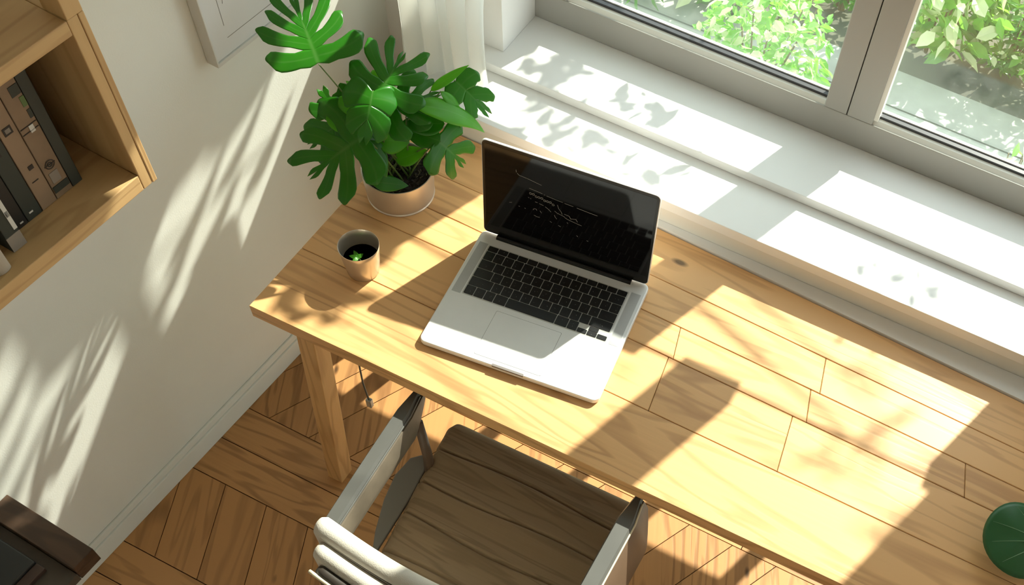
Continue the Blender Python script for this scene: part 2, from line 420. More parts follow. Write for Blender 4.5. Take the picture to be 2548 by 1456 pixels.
# ------------------------------------------------------------------ desk
def desk():
    root = empty('desk', (-.3, 1.18, 0))
    tag(root, 'long pale wooden desk with visible plank joints set under the window sill', 'desk')
    o0 = (-.3, 1.18, 0)
    rows = [.868, 1.045, 1.19, 1.275, 1.372, 1.503]
    joints = [(-1.176, .80), (-1.176, -.355, -.07, .80), (-1.176, -.365, -.06, .285, .80), (-1.176, -.06, .80), (-1.176, .80)]
    ends = joints
    def Y(x, y): # map nominal row position to the slightly tapering top
        f = (y-.868)/(1.503-.868); return fy(x)+(by(x)-fy(x))*f
    mb = MB(); rnd = random.Random(11); g = .0005
    tones = {}
    for r in range(5):
        js = ends[r]
        for k in range(len(js)-1):
            xa, xb = js[k], js[k+1]
            sk = -.012 if k else 0; sk2 = -.012 if k < len(js)-2 else 0
            segs = [xa, xb] if xb < -.95 or xa >= -.95 else [xa, -.95, xb]
            tone = rnd.uniform(.35, 1.0) if not (r == 1 and k == 1) else .35
            n = max(1, int((xb-xa)/.12))
            lo = []; hi = []
            for q in range(n+1):
                x = xa+(xb-xa)*q/n
                xs = x + (0 if q not in (0, n) else 0)
                lo.append((xs + (.010 if (q == 0 and k) or (q == n and k < len(js)-2) else 0) + (g if q == 0 else -g if q == n else 0), Y(x, rows[r])+g))
                hi.append((xs - (.010 if (q == 0 and k) or (q == n and k < len(js)-2) else 0) + (g if q == 0 else -g if q == n else 0), Y(x, rows[r+1])-g))
            poly = [(a-o0[0], b-o0[1]) for a, b in lo+hi[::-1]]
            mb.prism(poly, .684, .720, 0, tone)
    core = [(-1.172, fy(-1.172)+.003), (.796, fy(.796)+.003), (.796, by(.796)-.003), (-1.172, by(-1.172)-.003)]
    mb.prism([(a-o0[0], b-o0[1]) for a, b in core], .6835, .7175, 1)
    mb.build('tabletop', [M_desk, M_gap], root, bevel=.0012, bseg=1, tone=True)
    def leg(t, b, w=.043, d=.045):
        mb = MB(); (tx, ty), (bx, byy) = t, b
        q = lambda x, y, z: [(x-o0[0], y-o0[1], z), (x+w-o0[0], y-o0[1], z), (x+w-o0[0], y+d-o0[1], z), (x-o0[0], y+d-o0[1], z)]
        mb.hexa(q(bx, byy, 0), q(tx, ty, .683)); mb.build('leg', M_leg, root, bevel=.002)
    leg((-1.078, .878), (-1.125, .866)); leg((-1.078, 1.42), (-1.125, 1.44))
    leg((.66, .90), (.70, .89)); leg((.66, 1.36), (.70, 1.375))
    mb = MB(); mb.box((-1.05-o0[0], 1.40-o0[1], .62), (.66-o0[0], 1.42-o0[1], .683)); mb.build('apron', M_leg, root)
desk()

# ------------------------------------------------------------------ laptop
def laptop():
    O = (-.860, 1.267, .7205); RZ_ = math.radians(6.733)
    root = empty('laptop', O, RZ_)
    tag(root, 'open silver laptop with black screen and black keys on the wooden desk', 'laptop')
    M_al = plain('laptop_aluminium', (.84, .85, .85), .40, .15, noise=.01)
    M_scr = plain('screen_glass', (.004, .004, .005), .06, 0, .3)
    M_bez = plain('screen_bezel', (.008, .008, .008), .22, 0, .3)
    M_key = plain('key_black', (.014, .014, .015), .38, 0, .4)
    M_mark = plain('pale_key_legend', (.55, .56, .53), .5)
    M_txt = plain('faint_screen_text', (.5, .5, .45), .4)
    M_well = plain('speaker_grille', (.50, .51, .51), .55, .2, noise=.10, nscale=2500)
    xl, xr, yf, yb = -.004, .386, -.3115, .006
    mb = MB(); mb.prism(rrect(xl, yf, xr, yb, .014), .0015, .0150)
    base = mb.build('base', M_al, root, bevel=.0025, bseg=3)
    mb = MB(); mb.prism(rrect(.157, yf-.0006, .226, yf+.0045, .002), .0105, .0156); mb.build('finger_notch', plain('notch_grey', (.20, .18, .17), .5), base)
    for cx, cy in ((.02, -.29), (.36, -.29), (.02, -.02), (.36, -.02)):
        mb = MB(); mb.lathe([(.006, 0), (.006, .0016)], 16, (cx, cy)); mb.build('rubber_foot', M_black, base)
    # speaker grilles
    for a, b in ((.004, .024), (.356, .377)):
        mb = MB(); mb.box((a, -.172, .01502), (b, -.028, .0153)); mb.build('speaker_grille', M_well, root)
    # trackpad
    mb = MB(); mb.prism(rrect(.1125, -.2990, .2585, -.1840, .003), .01502, .0152, 1); mb.prism(rrect(.1131, -.2984, .2579, -.1846, .003), .0152, .0154, 0)
    mb.build('trackpad', [M_al, plain('pad_seam', (.15, .15, .15), .6)], root)
    # keyboard
    kx0, kx1, ky0, ky1 = .0285, .3495, -.1690, -.0315
    mb = MB(); mb.prism(rrect(kx0-.002, ky0-.002, kx1+.002, ky1+.002, .003), .01502, .0152)
    kb = mb.build('keyboard', plain('keyboard_well', (.55, .56, .54), .5), root)
    W = kx1-kx0; u = W/14.5; gp = .0013
    rnd = random.Random(5)
    def key(x, y, w, h, mark=1):
        mb = MB(); c = (x+w/2, y+h/2)
        a, b = w/2-gp/1.6, h/2-gp/1.6
        mb.prism(rrect(-a, -b, a, b, .0015, 3), 0, .0012)
        if mark:
            n = rnd.choice((1, 1, 2, 2)); 
            for q in range(n):
                px, py = rnd.uniform(-a*.4, a*.4), rnd.uniform(-b*.35, b*.35); ang = rnd.uniform(-1.2, 1.2); l = rnd.uniform(.0012, .0028)
                dx, dy = math.cos(ang)*l/2, math.sin(ang)*l/2; t_ = .00022
                mb.add([(px-dx-t_, py-dy, .00125), (px-dx+t_, py-dy, .00125), (px+dx+t_, py+dy, .00125), (px+dx-t_, py+dy, .00125)], [(0, 1, 2, 3)], 1)
        o = mb.build('key', [M_key, M_mark], kb, loc=(c[0], c[1], .0152))
    h0 = .0150; rh = (ky1-ky0-h0)/5
    y = ky1-h0
    for k in range(14): key(kx0+k*W/14, y, W/14, h0, k % 2)
    layout = [[1]*13+[1.5], [1.5]+[1]*13, [1.8]+[1]*11+[1.7], [2.3]+[1]*10+[2.2]]
    for row in layout:
        y -= rh; x = kx0
        for wk in row: key(x, y, wk*u, rh); x += wk*u
    y -= rh; x = kx0
    for wk in (1, 1, 1, 1.25): key(x, y, wk*u, rh); x += wk*u
    key(x, y, 5*u, rh, 0); x += 5*u
    for wk in (1.25, 1): key(x, y, wk*u, rh); x += wk*u
    aw = (kx1-x)/3
    key(x, y, aw, rh/2); key(x+aw, y, aw, rh/2); key(x+aw, y+rh/2, aw, rh/2); key(x+2*aw, y, aw, rh/2)
    # hinge bar
    mb = MB(); mb.tube([(.034, -.0045, .0165), (.346, -.0045, .0165)], .0062, 16); mb.build('hinge', M_bez, root, auto=.8)
    # lid
    lid = empty('lid', (0, 0, .0165)); lid.parent = root; lid.rotation_euler = (math.radians(86.4), 0, 0)
    W2, H2 = .3815, .2680
    # lid local: x right, y up the lid, z towards the user when open
    mb = MB(); mb.prism(rrect(0, .002, W2, H2, .011), -.0065, -.0008); mb.build('lid_shell', M_al, lid, bevel=.001)
    mb = MB(); mb.prism(rrect(.0016, .0040, W2-.0016, H2-.0016, .0098), -.0008, .0000)
    mb.build('bezel', M_bez, lid)
    mb = MB(); mb.prism(rrect(.007, .018, W2-.007, H2-.008, .004), .0000, .00025); sc_ = mb.build('screen', M_scr, lid)
    mb = MB()
    def stroke(pts, wd=.0006):
        for (x0, y0), (x1, y1) in zip(pts, pts[1:]):
            d = V((x1-x0, y1-y0, 0)); 
            if d.length < 1e-6: continue
            n = V((-d.y, d.x, 0)).normalized()*wd/2; z = .00032
            mb.add([(x0-n.x, y0-n.y, z), (x1-n.x, y1-n.y, z), (x1+n.x, y1+n.y, z), (x0+n.x, y0+n.y, z)], [(0, 1, 2, 3)])
    def px(sx, sy):   # screen marks, measured as fractions of the lid
        return (sx*W2, sy*H2)
    A = lambda *p: stroke([px(*q) for q in p])
    A((.275, .655), (.285, .652), (.33, .645), (.352, .640)); A((.36, .636), (.367, .634)); A((.375, .632), (.40, .628), (.44, .622), (.47, .620)); A((.48, .617), (.53, .612)); A((.55, .61), (.62, .602), (.67, .598))
    for k in range(9):
        cx = .283+k*.0165; cy = .600-k*.0045+.006*math.sin(k*2.1)
        A((cx-.007, cy), (cx-.003, cy+.012), (cx+.004, cy+.010), (cx+.007, cy-.002), (cx, cy-.008), (cx-.006, cy-.004))
    A((.44, .575), (.447, .54), (.462, .515), (.47, .49)); A((.425, .50), (.44, .485), (.465, .478), (.485, .470)); A((.48, .50), (.51, .495), (.52, .47), (.55, .485), (.56, .46))
    A((.485, .465), (.50, .455), (.53, .447), (.56, .44), (.585, .435)); A((.31, .53), (.325, .528)); A((.335, .525), (.36, .518)); A((.27, .555), (.276, .550)); A((.284, .552), (.286, .545))
    A((.37, .512), (.39, .495), (.405, .475)); A((.30, .435), (.305, .45), (.318, .455), (.322, .44)); A((.34, .45), (.35, .43)); A((.425, .455), (.43, .435), (.44, .42)); A((.305, .38), (.325, .372), (.34, .375))
    A((.40, .37), (.412, .362)); A((.45, .355), (.465, .348)); A((.50, .42), (.505, .41)); A((.56, .31), (.568, .30)); A((.62, .29), (.63, .288)); A((.16, .43), (.175, .44)); A((.215, .425), (.222, .423)); A((.25, .425), (.256, .42))
    A((.205, .770), (.215, .755), (.26, .748)); A((.262, .748), (.31, .735), (.345, .726)); A((.20, .775), (.198, .80))
    tag(mb.build('text_marks', M_txt, sc_), kind='stuff')
laptop()
# ------------------------------------------------------------------ leaves
def leaf_mesh(B, T, width, nl, cut, nrm, droop, fold, amax=118):
    """monstera-like blade: nl lobes a side, cut = depth of the slits; returns verts, faces, uvs"""
    B = V(B); T = V(T); L = (T-B).length; f = (T-B).normalized(); n = V(nrm); n = (n-f*n.dot(f)).normalized(); r = f.cross(n)
    verts = []; faces = []; uvs = []
    hw = width/2
    S = 10
    def pt(u, v, sgn):   # u across (signed), v along
        h = -droop*L*(max(v, 0)/L)**2*.8 + fold*abs(u) - .9*droop*(u*u)/max(hw, .01)*.9 + .02*L*math.sin(v/L*9)*(abs(u)/max(hw, .001))
        return B + f*v + r*u + n*(h + droop*L*.25*math.sin(min(max(v/L, 0), 1)*PI))
    if nl <= 1:
        nv = 22; nu = 8
        for j in range(nv+1):
            t = j/nv; w = hw*math.sin(PI*min(1, t**.75))**.8*(1-.15*t) if 0 < t < 1 else .0006
            for i in range(-nu//2, nu//2+1):
                q = i/(nu/2); verts.append(pt(q*w, t*L, 0)); uvs.append((0, abs(q)*.9 + .0))
        for j in range(nv):
            for i in range(nu):
                a = j*(nu+1)+i; faces.append((a, a+1, a+nu+2, a+nu+1))
        return verts, faces, uvs
    for side in (-1, 1):
        edges = [0, .24, .44, .62, .80, 1.0] if nl == 5 else [0, .30, .55, .78, 1.0] if nl == 4 else [0, .36, .70, 1.0] if nl == 3 else [0, .5, 1.0]
        for k in range(len(edges)-1):
            t0, t1 = edges[k], edges[k+1]; last = k == len(edges)-2
            tc = (t0+t1)/2 if not last else 1.0
            K = 10
            base = len(verts)
            def ang(t): return math.radians(amax-amax*t**.85) if not last else math.radians(amax*(1-t**.85))
            def root(t): return .02 + .86*t if nl > 2 else .05+.8*t
            Lk = hw*(1.0 - .12*abs(tc-.45)) * (1.06 if (k + (side > 0)) % 2 else .94)
            if last: Lk = L*.30 + hw*.15
            for j in range(S+1):
                s = j/S
                kk = 1.0
                c0 = 1-cut
                if s > c0: kk = 1 - .30*min(1, (s-c0)/.18)
                if s > .78: kk *= math.sqrt(max(0, 1-((s-.78)/.235)**2))*.97+.03
                for i in range(K+1):
                    c = i/K; t = t0+(t1-t0)*c
                    if last:
                        mid = (t0+1)/2 + .12
                        tt = t if s <= c0 else mid + (t-mid)*kk
                        tt = min(tt, 1.0)
                    else: tt = (t0+t1)/2+(t-(t0+t1)/2)*kk
                    rt = root(t0+(t1-t0)*c if s <= c0 else (t0+t1)/2+(c-.5)*(t1-t0)*(.6+.4*kk))
                    a = ang(tt); a -= .28*s*s*(1-tt)      # lobes curve forwards
                    q = s*Lk*(1+.05*math.sin(c*PI))
                    if last: q = s*(Lk*(1-c)+ (L*(1-root(1)))*c) if True else q
                    u = math.sin(a)*q; v = root(tt)*L + math.cos(a)*q
                    verts.append(pt(side*u, v, side)); uvs.append((c if not last else 0, s))
            for j in range(S):
                for i in range(K):
                    a = base+j*(K+1)+i; q = (a, a+1, a+K+2, a+K+1); faces.append(q if side > 0 else q[::-1])
    return verts, faces, uvs

def add_leaf(name, spec, mat, parent, origin):
    v, f, uv = leaf_mesh(*spec)
    o = meshobj(name, local(v, origin), f, mat, parent, True, uvs=uv)
    bm = bmesh.new(); bm.from_mesh(o.data); bmesh.ops.remove_doubles(bm, verts=bm.verts, dist=.0002); bm.to_mesh(o.data); bm.free()
    for p in o.data.polygons: p.use_smooth = True
    s = o.modifiers.new('thick', 'SOLIDIFY'); s.thickness = .0007; s.offset = 0
    return o

LEAVES = [
([-1.1732, 1.2131, 1.1], [-1.27, 1.2883, 1.15], 0.195, 5, 0.80, (0.5, -0.45, 0.65), 0.1, 0.05, 110),  # A 0.132
([-1.0812, 1.2653, 1.03], [-1.0776, 1.335, 1.065], 0.165, 4, 0.8, (0.35, -0.55, 0.7), 0.12, 0.1),  # B
([-1.082, 1.2476, 1.05], [-1.0613, 1.1754, 1.0], 0.105, 3, 0.12, (0.45, -0.5, 0.7), 0.25, -0.10, 135),  # C
([-1.1034, 1.2611, 0.99], [-1.1602, 1.2776, 1.02], 0.12, 2, 0.5, (0.3, -0.45, 0.8), 0.2, 0.1),  # C2
([-1.1717, 1.2313, 0.96], [-1.2059, 1.2391, 1.0], 0.1, 2, 0.7, (0.35, -0.4, 0.8), 0.1, 0.1),  # D
([-1.0958, 1.2124, 0.95], [-1.160, 1.128, 0.895], 0.205, 4, 0.76, (0.3, -0.45, 0.85), 0.15, 0.1),  # E
([-1.1721, 1.252, 0.92], [-1.224, 1.1965, 0.88], 0.13, 3, 0.7, (0.25, -0.35, 0.9), 0.15, 0.1),  # E4
([-1.1792, 1.2092, 0.97], [-1.1051, 1.2236, 0.94], 0.05, 1, 0.0, (0.4, -0.2, 0.85), 0.15, 0.15),  # F
([-1.0923, 1.2448, 0.91], [-1.045, 1.2939, 0.89], 0.06, 1, 0.0, (0.3, -0.5, 0.8), 0.15, 0.2),  # M
([-1.1115, 1.2234, 0.93], [-1.0728, 1.2532, 0.88], 0.05, 1, 0, (0.3, -0.3, 0.85), 0.2, 0.15),  # M2
([-1.1084, 1.2235, 0.92], [-1.0475, 1.208, 0.86], 0.06, 1, 0, (0.4, -0.2, 0.85), 0.15, 0.1),  # M3
([-0.9888, 1.3416, 0.93], [-1.0671, 1.2963, 0.93], 0.055, 1, 0, (0.3, -0.5, 0.8), 0.05, 0.1),  # H1
([-0.9858, 1.3184, 0.9], [-1.0709, 1.3012, 0.91], 0.055, 1, 0, (0.3, -0.5, 0.8), 0.15, 0.1),  # H2
([-0.9934, 1.3165, 0.9], [-0.9483, 1.3377, 0.84], 0.13, 3, 0.75, (0.4, -0.35, 0.8), 0.15, 0.1),  # L
([-1.0259, 1.2966, 1.0], [-0.9048, 1.3985, 0.93], 0.055, 1, 0, (-0.05, -0.35, 0.9), 0.35, 0.15),  # I
([-1.0263, 1.3579, 0.99], [-0.9788, 1.4283, 1.03], 0.022, 1, 0, (0.2, -0.5, 0.8), 0.12, 0.1),  # J
([-1.0012, 1.41, 0.99], [-0.9333, 1.4201, 0.93], 0.10, 3, 0.5, (0.45, -0.4, 0.75), 0.12, 0.1),  # K
([-1.0022, 1.3578, 1.0], [-0.9423, 1.3814, 0.90], 0.030, 1, 0, (0.5, -0.1, 0.75), 0.45, 0.1),  # N
([-1.0843, 1.1969, 0.835], [-1.0266, 1.2446, 0.81], 0.038, 1, 0, (0.3, -0.5, 0.8), 0.1, 0.05),  # G
([-1.0717, 1.2687, 0.84], [-1.0175, 1.3061, 0.87], 0.045, 1, 0, (0.3, -0.4, 0.85), 0.1, 0.1),  # G2
([-1.0837, 1.2679, 0.98], [-1.0163, 1.3378, 1.0], 0.14, 4, 0.75, (0.3, -0.5, 0.8), 0.2, 0.1),  # P
([-1.0545, 1.3019, 0.95], [-1.0006, 1.3491, 0.97], 0.08, 2, 0.4, (0.3, -0.4, 0.8), 0.2, 0.1),  # Q
([-0.9708, 1.3816, 0.93], [-0.9567, 1.3875, 0.93], 0.012, 1, 0, (0.3, -0.4, 0.8), 0.0, 0.0),  # T
]
BRIGHT = {3, 7, 8, 14, 15, 17, 19}

def monstera():
    cx, cy = -1.083, 1.283
    root = empty('potted_monstera', (cx, cy, .7202)); O = (cx, cy, .7202)
    tag(root, 'split-leaved green houseplant in a beige metallic pot beside the laptop', 'plant')
    M_pot = plain('champagne_metal', (.64, .57, .49), .30, .55, noise=.05, nscale=6)
    M_soil = plain('potting_soil', (.022, .014, .010), .95, noise=.6, nscale=120, bump=1, bscale=90)
    mb = MB()
    mb.lathe([(.070, 0), (.0725, .004), (.0745, .02), (.0765, .05), (.0780, .081), (.0765, .0815), (.0750, .080), (.0745, .06), (0.0, .058)], 80)
    pot = mb.build('pot', M_pot, root, auto=.7)
    mb = MB(); mb.lathe([(.0735, .0), (.0745, .0035), (.073, .006)], 80); mb.build('pot_foot_ring', plain('pot_rim_pale', (.75, .68, .6), .3, .6), root, auto=.7)
    vs = []; fs = []; rnd = random.Random(2); nr, na = 22, 64
    for j in range(nr+1):
        for i in range(na):
            r = .0744*j/nr; a = 2*PI*i/na
            vs.append((r*math.cos(a), r*math.sin(a), .0665 + (rnd.uniform(-.0028, .0028) if j < nr else 0)))
    for j in range(nr):
        for i in range(na): fs.append((j*na+i, j*na+(i+1) % na, (j+1)*na+(i+1) % na, (j+1)*na+i))
    meshobj('soil', vs, fs, M_soil, root)
    mb = MB()     # pale fibres and bark chips lying in the soil
    for k in range(75):
        a = rnd.uniform(0, 2*PI); r = .072*math.sqrt(rnd.random()); p = V((r*math.cos(a), r*math.sin(a), .070)); d = V((rnd.uniform(-1, 1), rnd.uniform(-1, 1), rnd.uniform(-.1, .35))).normalized()*rnd.uniform(.003, .009)
        if math.hypot(p.x+d.x, p.y+d.y) > .0725: d = -d
        mb.tube([p, p+d*.5+V((0, 0, .001)), p+d], .00045, 4)
    o = mb.build('soil_fibres', plain('bark_fibre', (.25, .22, .10), .7), root); tag(o, kind='stuff')
    for k, sp in enumerate(LEAVES):
        add_leaf('leaf', sp, M_leafB if k in BRIGHT else M_leaf, root, O)
        b = V(local([sp[0]], O)[0]); a = k*2.4; s0 = V((.028*math.cos(a), .028*math.sin(a), .062))
        if k == 22: continue
        mid = s0.lerp(b, .5) + V((0, 0, .02)); 
        pts = [s0*(1-t)**2 + mid*2*t*(1-t) + b*t*t for t in [i/8 for i in range(9)]]
        mb = MB(); mb.tube(pts, [.0024-.0012*i/8 for i in range(9)], 7); mb.build('stem', M_stem, root, True)
monstera()

# ------------------------------------------------------------------ metal cup with a sprig
def cup():
    c = (-1.029, 1.060, .7202); root = empty('metal_cup', c)
    tag(root, 'small brushed metal tumbler half full of dark water on the desk', 'cup')
    M_cup = plain('brushed_steel', (.66, .59, .50), .30, .75, noise=.04, nscale=8)
    mb = MB(); mb.lathe([(.0315, 0), (.0330, .0025), (.0370, .035), (.0405, .070), (.0422, .0830), (.0418, .0838), (.0412, .0830), (.0395, .070), (.0355, .030), (.0320, .006), (0, .005)], 72)
    mb.build('cup_body', M_cup, root, auto=.8)
    mb = MB(); mb.lathe([(0, .042), (.0366, .042)], 60)
    mb.build('water', plain('dark_water', (.008, .016, .010), .06), root)
    sp = empty('herb_sprig', (c[0], c[1], c[2]+.043)); tag(sp, 'tiny green herb sprig floating inside the metal tumbler', 'herb')
    for k, (a, l) in enumerate(((2.6, .020), (3.5, .018), (4.6, .016), (1.2, .013))):
        b0 = V((-.003, -.006, .003)); t = b0+V((math.cos(a)*l, math.sin(a)*l, .004))
        add_leaf('leaf', (b0, t, .010, 1, 0, (.3, -.3, .9), .2, .1), M_leafB, sp, (0, 0, 0))
    mb = MB(); mb.tube([(-.003, -.006, .003), (.006, -.008, .002), (.013, -.014, .001)], .0005, 5); mb.build('stem', M_stem, sp)
cup()

# ------------------------------------------------------------------ desk chair
def chair():
    O = (-.525, .72, 0); root = empty('desk_chair', O)
    tag(root, 'armchair with channelled taupe seat and curved padded back pushed up to the desk', 'chair')
    M_seat = plain('taupe_linen', (.27, .185, .105), .85, noise=.10, nscale=150, bump=.5, bscale=900, sheen=.2)
    M_seat = wood('streaked_taupe_fabric', (.13, .088, .050), (.32, .23, .14), 0, 1.6, .85, contrast=.8, tone=False, knots=False, spec=.15)
    M_lea = plain('grey_leather', (.095, .095, .088), .38, noise=.08, nscale=10)
    M_lea2 = plain('brown_leather', (.13, .085, .055), .40, noise=.12, nscale=12)
    M_back = plain('pale_upholstery', (.60, .57, .50), .6, noise=.08, nscale=18, bump=.3, bscale=500)
    M_dark = plain('dark_shell', (.035, .028, .022), .45)
    M_pipe = plain('cream_piping', (.68, .62, .45), .5)
    # seat cushion
    nx, ny = 36, 220; verts = []; faces = []
    y0, y1 = .505, .962
    seams = [.885, .80, .715, .625, .56]
    def half(y):   # left/right edge at y
        t = (y-y0)/(y1-y0); xl = -.722+(-.775+.722)*t; xr = -.305+(.018)*t
        return xl, xr
    for j in range(ny+1):
        y = y0+(y1-y0)*j/ny; xl, xr = half(y)
        for i in range(nx+1):
            u = i/nx
            e = min(u, 1-u)*(xr-xl); ef = max(0, 1-e/.02); ff = max(0, 1-(y1-y)/.03)
            inset = .02*(1-math.sqrt(max(0, 1-ff*ff)))
            x = xl+inset+(xr-xl-2*inset)*u
            yy = y + .02*(y-y0)*u
            z = .462 - .024*(1-math.sqrt(max(0, 1-min(1, ef)**2))) - .026*(1-math.sqrt(max(0, 1-min(1, ff)**2)))
            for s in seams:
                d = abs(y-(s+.006*math.sin(u*6+s*20))); z -= .0085*math.exp(-(d/.003)**2)
                z += 0
            z += .002*math.sin((y-y0)/.0875*PI*2)
            verts.append((x, yy, z))
    n = len(verts)
    for j in range(ny):
        for i in range(nx):
            a = j*(nx+1)+i; faces.append((a, a+1, a+nx+2, a+nx+1))
    rim = [i for i in range(nx+1)] + [j*(nx+1)+nx for j in range(1, ny+1)] + [ny*(nx+1)+i for i in range(nx-1, -1, -1)] + [j*(nx+1) for j in range(ny-1, 0, -1)]
    for r in rim: verts.append((verts[r][0], verts[r][1], .405))
    for k in range(len(rim)):
        k2 = (k+1) % len(rim); faces.append((rim[k2], rim[k], n+k, n+k2))
    faces.append(tuple(n+k for k in range(len(rim))))
    meshobj('seat', local(verts, O), faces, M_seat, root, True)
    mb = MB(); mb.prism([(p[0]-O[0], p[1]-O[1]) for p in [(-.70, .54), (-.32, .54), (-.31, .93), (-.75, .92)]], .372, .405); mb.build('seat_frame', M_dark, root, bevel=.004)
    # curved back: three padded layers
    def arc(u):   # centreline in plan; u 0..1 left to right
        x = -.752+.452*u; return x, .507-.020*math.sin(PI*u)
    def layer(name, off, z0, z1, th, mat, ex=0.0, lean=-.03, sh=0):
        vs = []; fs = []; nu = 48
        prof = []
        R = th/2
        for k in range(9): t = PI*k/8; prof.append((math.cos(t)*R, z1-R+math.sin(t)*R))
        prof = [(R, z0)] + prof + [(-R, z0)]
        m_ = len(prof)
        for i in range(nu+1):
            u = -ex+(1+2*ex)*i/nu; uu = min(max(u, 0), 1); x, y = arc(uu); x += (u-uu)*.45+sh
            e = min(i, nu-i)/nu; k = 1 if e > .05 else math.sqrt(max(.02, 1-(1-e/.05)**2))
            for (dy, z) in prof:
                zz = z0+(z-z0)*(1-.10*(1-k)); 
                vs.append((x, y+off+dy*k+lean*(z-z0), zz))
        for i in range(nu):
            for k in range(m_-1):
                a = i*m_+k; fs.append((a, a+1, a+m_+1, a+m_))
            fs.append((i*m_+m_-1, i*m_, (i+1)*m_, (i+1)*m_+m_-1))
        fs.append(tuple(range(m_))); fs.append(tuple(reversed(range(nu*m_, (nu+1)*m_))))
        return meshobj(name, local(vs, O), fs, mat, root, True)
    layer('backrest', .022, .452, .800, .040, M_back)
    layer('back_cushion', -.015, .44, .788, .034, M_back, .0, sh=.022)
    layer('back_shell', -.043, .42, .776, .022, M_dark, .0, sh=.042)
    mb = MB(); pts = []
    for i in range(41):
        x, y = arc(i/40); pts.append((x+.042-O[0], y-.055-.03*.35-O[1], .768))
    mb.tube(pts, .0035, 8); mb.build('piping', M_pipe, root, True)
    mb = MB(); pts = []
    for i in range(41):
        x, y = arc(.04+.92*i/40); pts.append((x+.01-O[0], y+.004-.03*.34-O[1], .785))
    mb.tube(pts, .0022, 8); mb.build('piping', M_dark, root, True)
    # arms: flat padded top strip, bevel, inner/outer panel
    def arm(side):
        def row(y):
            if side < 0:
                xo = -.808 + (-.790+.808)*(.885-y)/.325 - .012*math.sin(PI*(.885-y)/.36)*0; return xo, xo+.028
            xo = -.268 + .004*(.885-y); return xo-.034, xo
        ys = [.893-.355*k/30 for k in range(31)]
        top = MB(); pan = MB(); 
        vt = []; vp = []
        for k, y in enumerate(ys):
            a, b = row(y); t = k/30
            nar = .45+.55*min(1, k/5)
            mid = (a+b)/2; 
            a2, b2 = mid+(a-mid)*nar, mid+(b-mid)*nar
            zt = .662+.004*math.sin(PI*t)
            vt += [(a2, y, zt-.006), (a2+.003, y, zt), (b2-.003, y, zt), (b2+.002, y, zt-.006), (b2, y, zt-.014), (a2, y, zt-.014)]
            h = (.068 if side < 0 else .12)-.012*t
            fi = min(1, (k+1)/7)**.6
            if side < 0: px = b2+.002
            else: px = b2
            fl = .010 if side < 0 else .034
            vp += [(px-.006, y, zt-.0142), (px+.004, y, zt-.0142), (px+.004+fl*fi, y, zt-.014-h*fi*.55), (px+.002+fl*fi*.8, y, zt-.014-h*fi), (px-.010, y, zt-.014-h*fi)]
        def skin(vs, m_):
            fs = []
            for i in range(30):
                for k in range(m_):
                    a = i*m_+k; b = i*m_+(k+1) % m_; fs.append((a, b, b+m_, a+m_))
            fs.append(tuple(range(m_))[::-1]); fs.append(tuple(range(30*m_, 31*m_)))
            return fs
        at = meshobj('armrest', local(vt, O), skin(vt, 6), M_lea, root)
        at.data.set_sharp_from_angle(angle=.5)
        ap = meshobj('arm_panel', local(vp, O), skin(vp, 5), plain('arm_inner', (.14, .115, .085), .45, noise=.15, nscale=25) if side < 0 else M_lea2, at, True)
        ap.data.set_sharp_from_angle(angle=.9)
        pp = MB(); pts = []
        for k, y in enumerate(ys):
            if k < 1: continue
            a, b = row(y); mid = (a+b)/2; nar = .45+.55*min(1, k/5); pts.append(((mid+(b-mid)*nar)+.003-O[0], y-O[1], .657))
        pp.tube(pts, .0022, 6); pp.build('piping', M_pipe if side > 0 else M_lea, at, True)
        # front post joining arm and seat frame
        mb = MB(); x = row(.84)[1]-O[0]
        mb.tube([(x-.004, .86-O[1], .585), (x-.002+(.02 if side < 0 else -.03), .845-O[1], .48), (x+(.035 if side < 0 else -.06), .82-O[1], .39)], [.010, .011, .012], 10); mb.build('arm_post', M_lea2, root, True)
    arm(-1); arm(1)
    # grey seat flange between left arm and cushion
    fl = [(-.745, .60), (-.775, .66), (-.800, .73), (-.812, .79), (-.806, .84), (-.785, .862), (-.765, .86), (-.752, .75)]
    mb = MB(); mb.prism([(a-O[0], b-O[1]) for a, b in fl][::-1], .425, .437); mb.build('side_panel', plain('side_leather', (.22, .21, .185), .5), root, bevel=.003)
    for (tx, ty, bx, by_) in ((-.72, .90, -.75, .93), (-.34, .90, -.31, .93), (-.70, .56, -.73, .50), (-.34, .56, -.31, .50)):
        mb = MB(); mb.tube([(bx-O[0], by_-O[1], 0), (tx-O[0], ty-O[1], .385)], [.011, .017], 14); mb.build('leg', M_leg, root, auto=.9)
chair()

